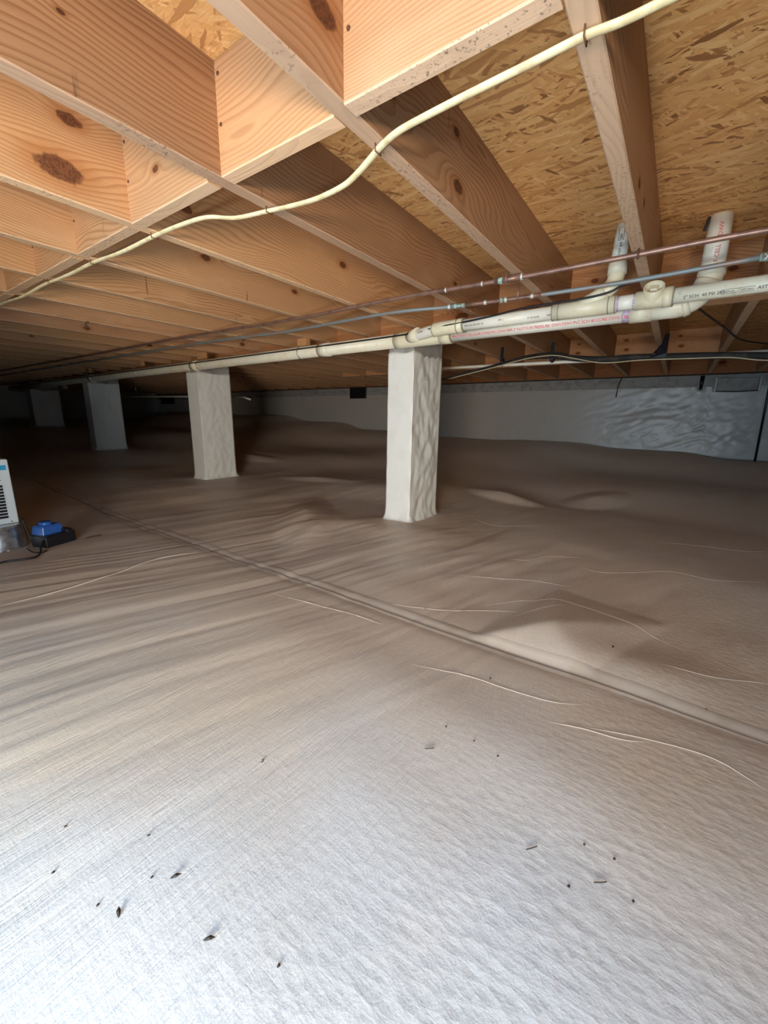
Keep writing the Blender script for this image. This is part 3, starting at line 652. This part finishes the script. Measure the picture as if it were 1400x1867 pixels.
# ---------------------------------------------------------------- copper lines
cp = thing('copper_pipe', 'brown copper water pipe, the upper of the two under the joists', 'pipe', (-1, 1.66, .53))
c1 = [(.62, 1.66, .512), (.123, 1.655, .528), (-.225, 1.66, .527), (-.59, 1.66, .524), (-1.17, 1.66, .529), (-1.72, 1.665, .521), (-2.38, 1.66, .526), (-3.15, 1.65, .53), (-4.6, 1.66, .528), (-6.5, 1.66, .531), (-9, 1.66, .531)]
tube('pipe_run', c1, .0085, COPPER, cp, 12, sub=5)
tube('coupling', [(-.66, 1.66, .524), (-.555, 1.66, .5245)], .0115, COPPER, cp, 14); tube('patina_ring', [(-.645, 1.66, .524), (-.628, 1.66, .524)], .0122, PATINA, cp, 14)
tube('patina_ring', [(-.56, 1.66, .5245), (-.552, 1.66, .5245)], .0118, SOLDER, cp, 14); tube('patina_ring', [(-.715, 1.66, .525), (-.709, 1.66, .525)], .0096, SOLDER, cp, 12)
tube('patina_ring', [(-.875, 1.66, .526), (-.868, 1.66, .526)], .0096, SOLDER, cp, 12)
c2 = [(.16, 1.905, .530), (-.25, 1.95, .530), (-.67, 1.945, .530), (-.97, 1.92, .530), (-1.32, 1.86, .530), (-2.12, 1.90, .530), (-2.65, 1.86, .530), (-3.4, 1.85, .5315), (-5, 1.86, .5315), (-9, 1.86, .5315)]
cq = thing('copper_pipe', 'grey green tarnished copper pipe, the lower of the two, with bright solder joints', 'pipe', (-1, 1.9, .53))
sm = smooth_path(c2, 5)
tube('pipe_run', sm, .0085, COPG, cq, 12)
def c2p(x):
    for a, b in zip(sm, sm[1:]):
        if min(a.x, b.x) <= x <= max(a.x, b.x):
            t_ = (x-a.x)/(b.x-a.x) if b.x != a.x else 0; return a+(b-a)*t_
    return sm[0]
tube('brown_section', [c2p(x) for x in (-.95, -.85, -.75, -.62, -.56)], .0089, COPPER, cq, 12)
for x, m_, r_ in ((-.985, SOLDER, .011), (-.955, PATINA, .0105), (-.915, PATINA, .0105), (-.81, SOLDER, .0102), (-.735, PATINA, .0112), (-.715, SOLDER, .0116), (-.60, SOLDER, .010)):
    tube('solder_joint', [c2p(x-.007), c2p(x+.007)], r_, m_, cq, 12)
tube('coupling', [c2p(-.99), c2p(-.955), c2p(-.905)], .0102, COPG, cq, 12)
v = thing('green_fitting', 'corroded green fitting with black wrap at the right end of the lower copper pipe', 'fitting', (.17, 1.90, .50))
tube('elbow_body', [(.140, 1.906, .530), (.175, 1.905, .530), (.195, 1.904, .530)], [.012, .016, .013], PATINA, v, 14); tube('drip', [(.150, 1.888, .535), (.158, 1.885, .524), (.150, 1.886, .514)], .003, SOLDER, v, 6)
tube('black_wrap', [(.19, 1.905, .525), (.205, 1.905, .50), (.20, 1.91, .462)], [.016, .021, .017], BLK, v, 10)
# hangers of the copper lines
t = thing('copper_hanger', 'vertical copper strap tying both water pipes to the joist', 'hanger', (-.606, 1.72, H))
for y in (1.648, 1.672): tube('strap', [(-.613, y, .56), (-.613, y, .508)], .002, COPPER, t, 6)
tube('strap', [(-.613, 1.80, .537), (-.613, 1.80, .49)], .003, COPPER, t, 6)
t = tube('pipe_nail', [(-.182, 1.648, .5405), (-.182, 1.646, .517), (-.182, 1.653, .514)], .0028, NAIL); setp(t, 'bent rusty nail holding the upper copper pipe to the steep joist', 'nail')
t = thing('metal_strap', 'small galvanised strap end dangling from joists at the left', 'strap', (-2.9, 1.25, .53)); 
bm = bmesh.new(); add_box(bm, -3.018, -2.990, 1.10, 1.1015, .500, .5405, 0); link('strap_tail', mesh(bm, GALV), t)
for z_ in (.512, .527): box('strap_hole', -3.008, -3.0, 1.0990, 1.0998, z_-.004, z_+.004, BLK, t)

# ---------------------------------------------------------------- yellow cable
cab = thing('electrical_cable', 'yellow flat sheathed cable stapled across the joist undersides', 'cable', (-1, .76, .53))
cpt = [(.20, .742, .534), (-.05, .745, .534), (-.137, .747, .534), (-.188, .742, .534), (-.268, .741, .531), (-.358, .741, .529), (-.444, .745, .529), (-.508, .753, .531), (-.558, .770, .533), (-.60, .79, .534), (-.66, .812, .528), (-.713, .824, .523), (-.80, .829, .522), (-.88, .826, .526), (-.97, .820, .533),
 (-1.07, .789, .529), (-1.131, .742, .528), (-1.243, .729, .530), (-1.385, .729, .534), (-1.60, .720, .527), (-1.81, .716, .534), (-2.0, .71, .529), (-2.175, .706, .530), (-2.30, .706, .534), (-2.6, .706, .530), (-2.90, .693, .534), (-3.6, .69, .534), (-5, .69, .534)]
tube('sheath', cpt, .0062, WIREY, cab, 12, sx=1.25, sz=.72, sub=5)
for x, y in ((-.186, .742), (-.58, .780), (-1.396, .729), (-1.815, .716), (-.969, .820), (-2.222, .706)):
    tube('staple', [(x, y-.010, .541), (x, y-.010, .5275), (x, y+.010, .5275), (x, y+.010, .541)], .0013, NAIL, cab, 6)
# black wire lying on the drain
bw = [(-.20, 2.0, .545), (-.262, 1.995, .530), (-.306, 1.99, .511), (-.408, 1.99, .501), (-.636, 1.99, .497), (-.789, 2.0, .484), (-.94, 2.0, .472), (-1.114, 2.01, .465), (-1.35, 2.10, .470)] + [(x, MY-.041, mz(x)+.018) for x in (-1.9, -2.6, -3.6, -5, -6.5, -8, -9.2)]
t = tube('black_wire', bw, .0045, BLK, None, 8, sub=5); setp(t, 'thin black wire running along the top of the drain pipes', 'wire')
t = tube('thin_wire', [(-.03, 2.3, .505), (.044, 2.74, .53), (.14, 3.15, .533), (.254, 3.63, .534), (.42, 3.91, .534), (.8, 4.4, .534)], .005, DARKW, None, 8, sub=5); setp(t, 'thin dark wire slanting right from behind the drain elbow', 'wire')

# ---------------------------------------------------------------- black insulated line
bl = thing('insulated_line', 'black insulated line drooping across the far bay at the right', 'cable', (-.5, 3.2, .40))
pb = [(-2.05, 3.2, .285), (-1.683, 3.2, .325), (-1.509, 3.2, .361), (-1.322, 3.2, .392), (-1.17, 3.2, .424), (-.985, 3.2, .450), (-.791, 3.2, .450), (-.642, 3.2, .425), (-.47, 3.2, .408), (-.311, 3.2, .410), (-.132, 3.2, .402), (.113, 3.2, .392), (.358, 3.2, .374), (.8, 3.2, .35), (1.5, 3.2, .33)]
sm2 = smooth_path(pb, 5); tube('insulation', sm2, [.009 if p_.x < -1.2 else (.009+.011*min(1, (p_.x+1.2)/.5)) for p_ in sm2], INSUL, bl, 12)
tube('tan_conductor', [(-1.6, 3.17, .325), (-1.211, 3.17, .396), (-.985, 3.17, .440), (-.792, 3.17, .452), (-.644, 3.168, .420), (-.466, 3.168, .382), (-.247, 3.17, .386), (-.03, 3.17, .380), (.192, 3.17, .372), (.363, 3.17, .345), (.8, 3.17, .31)], .0038, TANW, bl, 8, sub=5)
tube('second_conductor', [(-1.55, 3.185, .335), (-1.2, 3.18, .41), (-.985, 3.175, .462), (-.80, 3.175, .471), (-.7, 3.18, .452)], .005, BLK, bl, 8, sub=5)
for x, z0, z1, w_ in ((-1.165, .40, .538, .011), (-.80, .412, .5405, .012)):
    t = thing('hanging_strap', {-1.165: 'leftmost black hanging strap on the insulated line', -.80: 'middle black hanging strap, folded round the insulated line'}[x], 'strap', (x, 3.2, z0), 'black straps on the insulated line')
    box('strap_web', x-w_, x+w_, 3.174, 3.178, z0, z1, BLKP, t); 
    tube('strap_loop', [(x, 3.2+math.cos(a)*.026, .435+math.sin(a)*.026) for a in np.linspace(0, 2*math.pi, 16)], .003, BLKP, t, 6, sx=3)
t = thing('hanging_strap', 'rightmost black strap, flaring down to the insulated line below the drain fitting', 'strap', (-.15, 3.2, .40), 'black straps on the insulated line')
bm = bmesh.new(); q = [(-.142, 3.215, .5405), (-.120, 3.215, .5405), (-.118, 3.17, .42), (-.125, 3.17, .395), (-.20, 3.17, .395), (-.19, 3.17, .425), (-.155, 3.19, .475)]
vs = [bm.verts.new(p_) for p_ in q]; f = bm.faces.new(vs); e_ = bmesh.ops.extrude_face_region(bm, geom=[f]); [setattr(v_, 'co', v_.co+Vector((0, .004, 0))) for v_ in e_['geom'] if isinstance(v_, bmesh.types.BMVert)]
link('strap_web', mesh(bm, BLKP), t)

# ---------------------------------------------------------------- equipment at the left
b = thing('metal_bucket', 'upturned galvanised metal bucket under the white unit, at the left edge', 'bucket', (-2.87, .50, -.712))
zf = fz(-2.87, .5); bm = bmesh.new()
prof = [(.112, zf+.002), (.114, zf+.008), (.110, zf+.013), (.100, zf+.118), (.102, zf+.122), (.098, zf+.128)]; n = 40; rr = []
for r_, z_ in prof: rr.append([bm.verts.new((-2.87+math.cos(2*math.pi*k/n)*r_, .50+math.sin(2*math.pi*k/n)*r_, z_)) for k in range(n)])
for a, c in zip(rr, rr[1:]):
    for k in range(n): bm.faces.new((a[k], a[(k+1) % n], c[(k+1) % n], c[k])).smooth = True
bm.faces.new(rr[-1]); link('bucket_shell', mesh(bm, GALV), b)
tube('bucket_bead', [(-2.87+math.cos(a)*.112, .50+math.sin(a)*.112, zf+.006) for a in np.linspace(0, 2*math.pi, 41)], .004, GALV, b, 6)
d = thing('dehumidifier', 'white metal unit with black louvres and a blue sticker, set on the bucket', 'appliance', (-2.93, .40, zf+.128))
z0 = zf+.1285; z1 = -.242; y1 = .592; y0 = .18
box('body_shell', -3.08, -2.85, y0, y1, z0, z1, WHITE, d, .006)
box('grille_recess', -2.852, -2.8485, y0+.03, y1-.040, z0+.030, z0+.212, BLKP, d)
for k in range(12): box('louver_blade', -2.8490, -2.845, y0+.03, y1-.040, z0+.0285+k*.0165, z0+.0325+k*.0165, WHITE, d)
box('blue_sticker', -2.8497, -2.8488, y1-.16, y1-.012, z1-.056, z1-.030, BLUEL, d)
for yy, zz in ((y1-.03, z0+.012), (y1-.045, z0+.235)):
    bm = bmesh.new(); bmesh.ops.create_cone(bm, cap_ends=True, segments=10, radius1=.004, radius2=.003, depth=.003, matrix=Matrix.Translation((-2.849, yy, zz)) @ Matrix.Rotation(math.pi/2, 4, 'Y')); link('screw', mesh(bm, LEAD), d)
p = thing('condensate_pump', 'small blue pump with black base on the liner, right of the bucket', 'pump', (-2.74, .70, -.71))
zp = fz(-2.74, .70)
def rotbox(name, cx, cy, hx, hy, z0, z1, ang, mat, bev, taper=1.):
    bm = bmesh.new(); add_box(bm, -hx, hx, -hy, hy, z0, z1, 0)
    for v_ in bm.verts:
        if v_.co.z > (z0+z1)/2: v_.co.x *= taper; v_.co.y *= taper
    bmesh.ops.bevel(bm, geom=list(bm.edges), offset=bev, segments=3, affect='EDGES')
    bm.transform(Matrix.Translation((cx, cy, 0)) @ Matrix.Rotation(ang, 4, 'Z')); return link(name, mesh(bm, mat, False), p)
rotbox('pump_tank', -2.735, .700, .056, .082, zp, zp+.066, .35, BLKP, .006)
rotbox('motor_housing', -2.75, .682, .044, .058, zp+.060, zp+.112, .35, BLUE, .006, .88)
bm = bmesh.new(); add_tube(bm, [(-2.752, .676, zp+.105), (-2.752, .676, zp+.126), (-2.752, .676, zp+.130)], [.030, .029, .025], 24); link('motor_cap', mesh(bm, BLUE, False), p)
rotbox('switch_box', -2.72, .752, .034, .016, zp+.06, zp+.082, .35, BLKP, .003)
t = tube('power_cord', [(x, y, fz(x, y)+.006+dz) for x, y, dz in ((-2.48, .30, 0), (-2.555, .435, 0), (-2.525, .52, 0), (-2.53, .565, .0), (-2.58, .595, .006), (-2.63, .61, .012), (-2.672, .635, .035))], .0048, BLK, None, 8, sub=6); setp(t, 'black power cord trailing from the blue pump to the left', 'cord')
t = tube('drain_hose', [(x, y, fz(x, y)+dz) for x, y, dz in ((-2.842, .603, .15), (-2.83, .612, .08), (-2.815, .622, .02), (-2.80, .628, .006), (-2.77, .625, .006))], .0055, BLK, None, 8, sub=6); setp(t, 'black hose running down from the white unit beside the bucket', 'hose')
t = tube('thin_tube', [(x, y, fz(x, y)+.004) for x, y in ((-2.72, .575), (-2.64, .575), (-2.59, .60), (-2.61, .63))], .0028, BLK, None, 8, sub=6); setp(t, 'thin black tube looped between bucket and pump', 'tube')
t = tube('twig', [(x, y, fz(x, y)+.003) for x, y in ((-2.70, .83), (-2.70, .87), (-2.69, .91))], .0028, LEAF, None, 6, sub=4); setp(t, 'short dark twig right of the pump', 'twig')

# ---------------------------------------------------------------- litter on the liner
deb = [(-0.562, 0.142, 'lf', 'diamond shaped dark leaf scrap at the lower left'), (-0.542, 0.215, 'lf', 'dark pointed leaf scrap standing out above the diamond one'), (-0.777, 0.144, 'bit', 'small dark crumb at the left, on the pleats'),
 (-0.427, 0.201, 'lf', 'brown seed at the bottom, left of centre'), (-0.327, 0.239, 'bit', 'black speck near the bottom centre'), (-0.643, 0.222, 'bit', None), (-0.571, 0.193, 'bit', None), (-0.342, 0.752, 'bit', None), (-0.271, 0.751, 'bit', None), (-0.213, 0.742, 'bit', None),
 (-0.065, 1.346, 'lf', 'dark crumb on the slope right of the pointed liner fold'), (-0.027, 0.651, 'bit', None), (0.018, 0.654, 'bit', None), (-0.035, 0.567, 'bit', None), (0.005, 0.602, 'twig', 'short brown twig lying on the liner at the lower right'), (-0.098, 0.592, 'twig', 'tiny dark sliver left of the brown twig'),
 (0.049, 0.603, 'bit', None), (-0.611, 0.439, 'curl', 'tiny curled fibre on the liner, left of centre'), (-0.325, 0.995, 'curl', 'tiny bent fibre near the liner seam'), (-0.342, 0.674, 'twig', 'faint brown sliver below the dark specks'), (0.164, 1.202, 'bit', None), (-0.595, 1.497, 'bit', None), (-0.685, 1.255, 'bit', None), (-1.164, 1.734, 'bit', None), (-0.705, 0.105, 'bit', None), (-0.598, 0.128, 'bit', None)]
for x, y, k, lab in deb:
    z = fz(x, y)+.0012; random.seed(int((x+y)*1e4)); a = random.uniform(0, 3.1)
    if k == 'lf':
        bm = bmesh.new(); s_ = .0055; ca, sa = math.cos(a), math.sin(a)
        ring = [bm.verts.new((x+ca*u*s_*1.5-sa*v_*s_*.7, y+sa*u*s_*1.5+ca*v_*s_*.7, z+w_*.001)) for u, v_, w_ in ((-1, 0, 0), (-.4, .6, 1), (.2, .8, 2), (1.1, .05, .5), (.3, -.7, 1.5), (-.5, -.6, .5))]
        top = bm.verts.new((x, y, z+.0028)); bot = bm.verts.new((x, y, z-.0004))
        for i in range(6): bm.faces.new((ring[i], ring[(i+1) % 6], top)); bm.faces.new((ring[(i+1) % 6], ring[i], bot))
        o = link('leaf_scrap', mesh(bm, LEAF))
        setp(o, lab, 'leaf scrap')
    elif k == 'bit':
        bm = bmesh.new(); bmesh.ops.create_icosphere(bm, subdivisions=1, radius=1)
        for v_ in bm.verts: v_.co = Vector((x, y, z)) + Vector((v_.co.x*.0022, v_.co.y*.0030, v_.co.z*.0012))*random.uniform(.7, 1.2)
        o = link('crumb', mesh(bm, LEAF)); setp(o, lab or 'tiny dark speck of dirt on the pale liner', 'speck', 'dirt specks')
    else:
        L = .011 if k == 'twig' else .006
        pts = [(x+math.cos(a+(.5*i if k == 'curl' else .05*i))*L*(i-1.5)/1.5*(.8 if k == 'curl' else 1), y+math.sin(a+(.5*i if k == 'curl' else 0))*L*(i-1.5)/1.5, z+.0006) for i in range(4)]
        o = tube('twig' if k == 'twig' else 'fibre', pts, .0009, LEAF, None, 6, sub=4); setp(o, lab, 'twig' if k == 'twig' else 'fibre')
for o in bpy.data.objects:
    if '_b' in o: del o['_b']
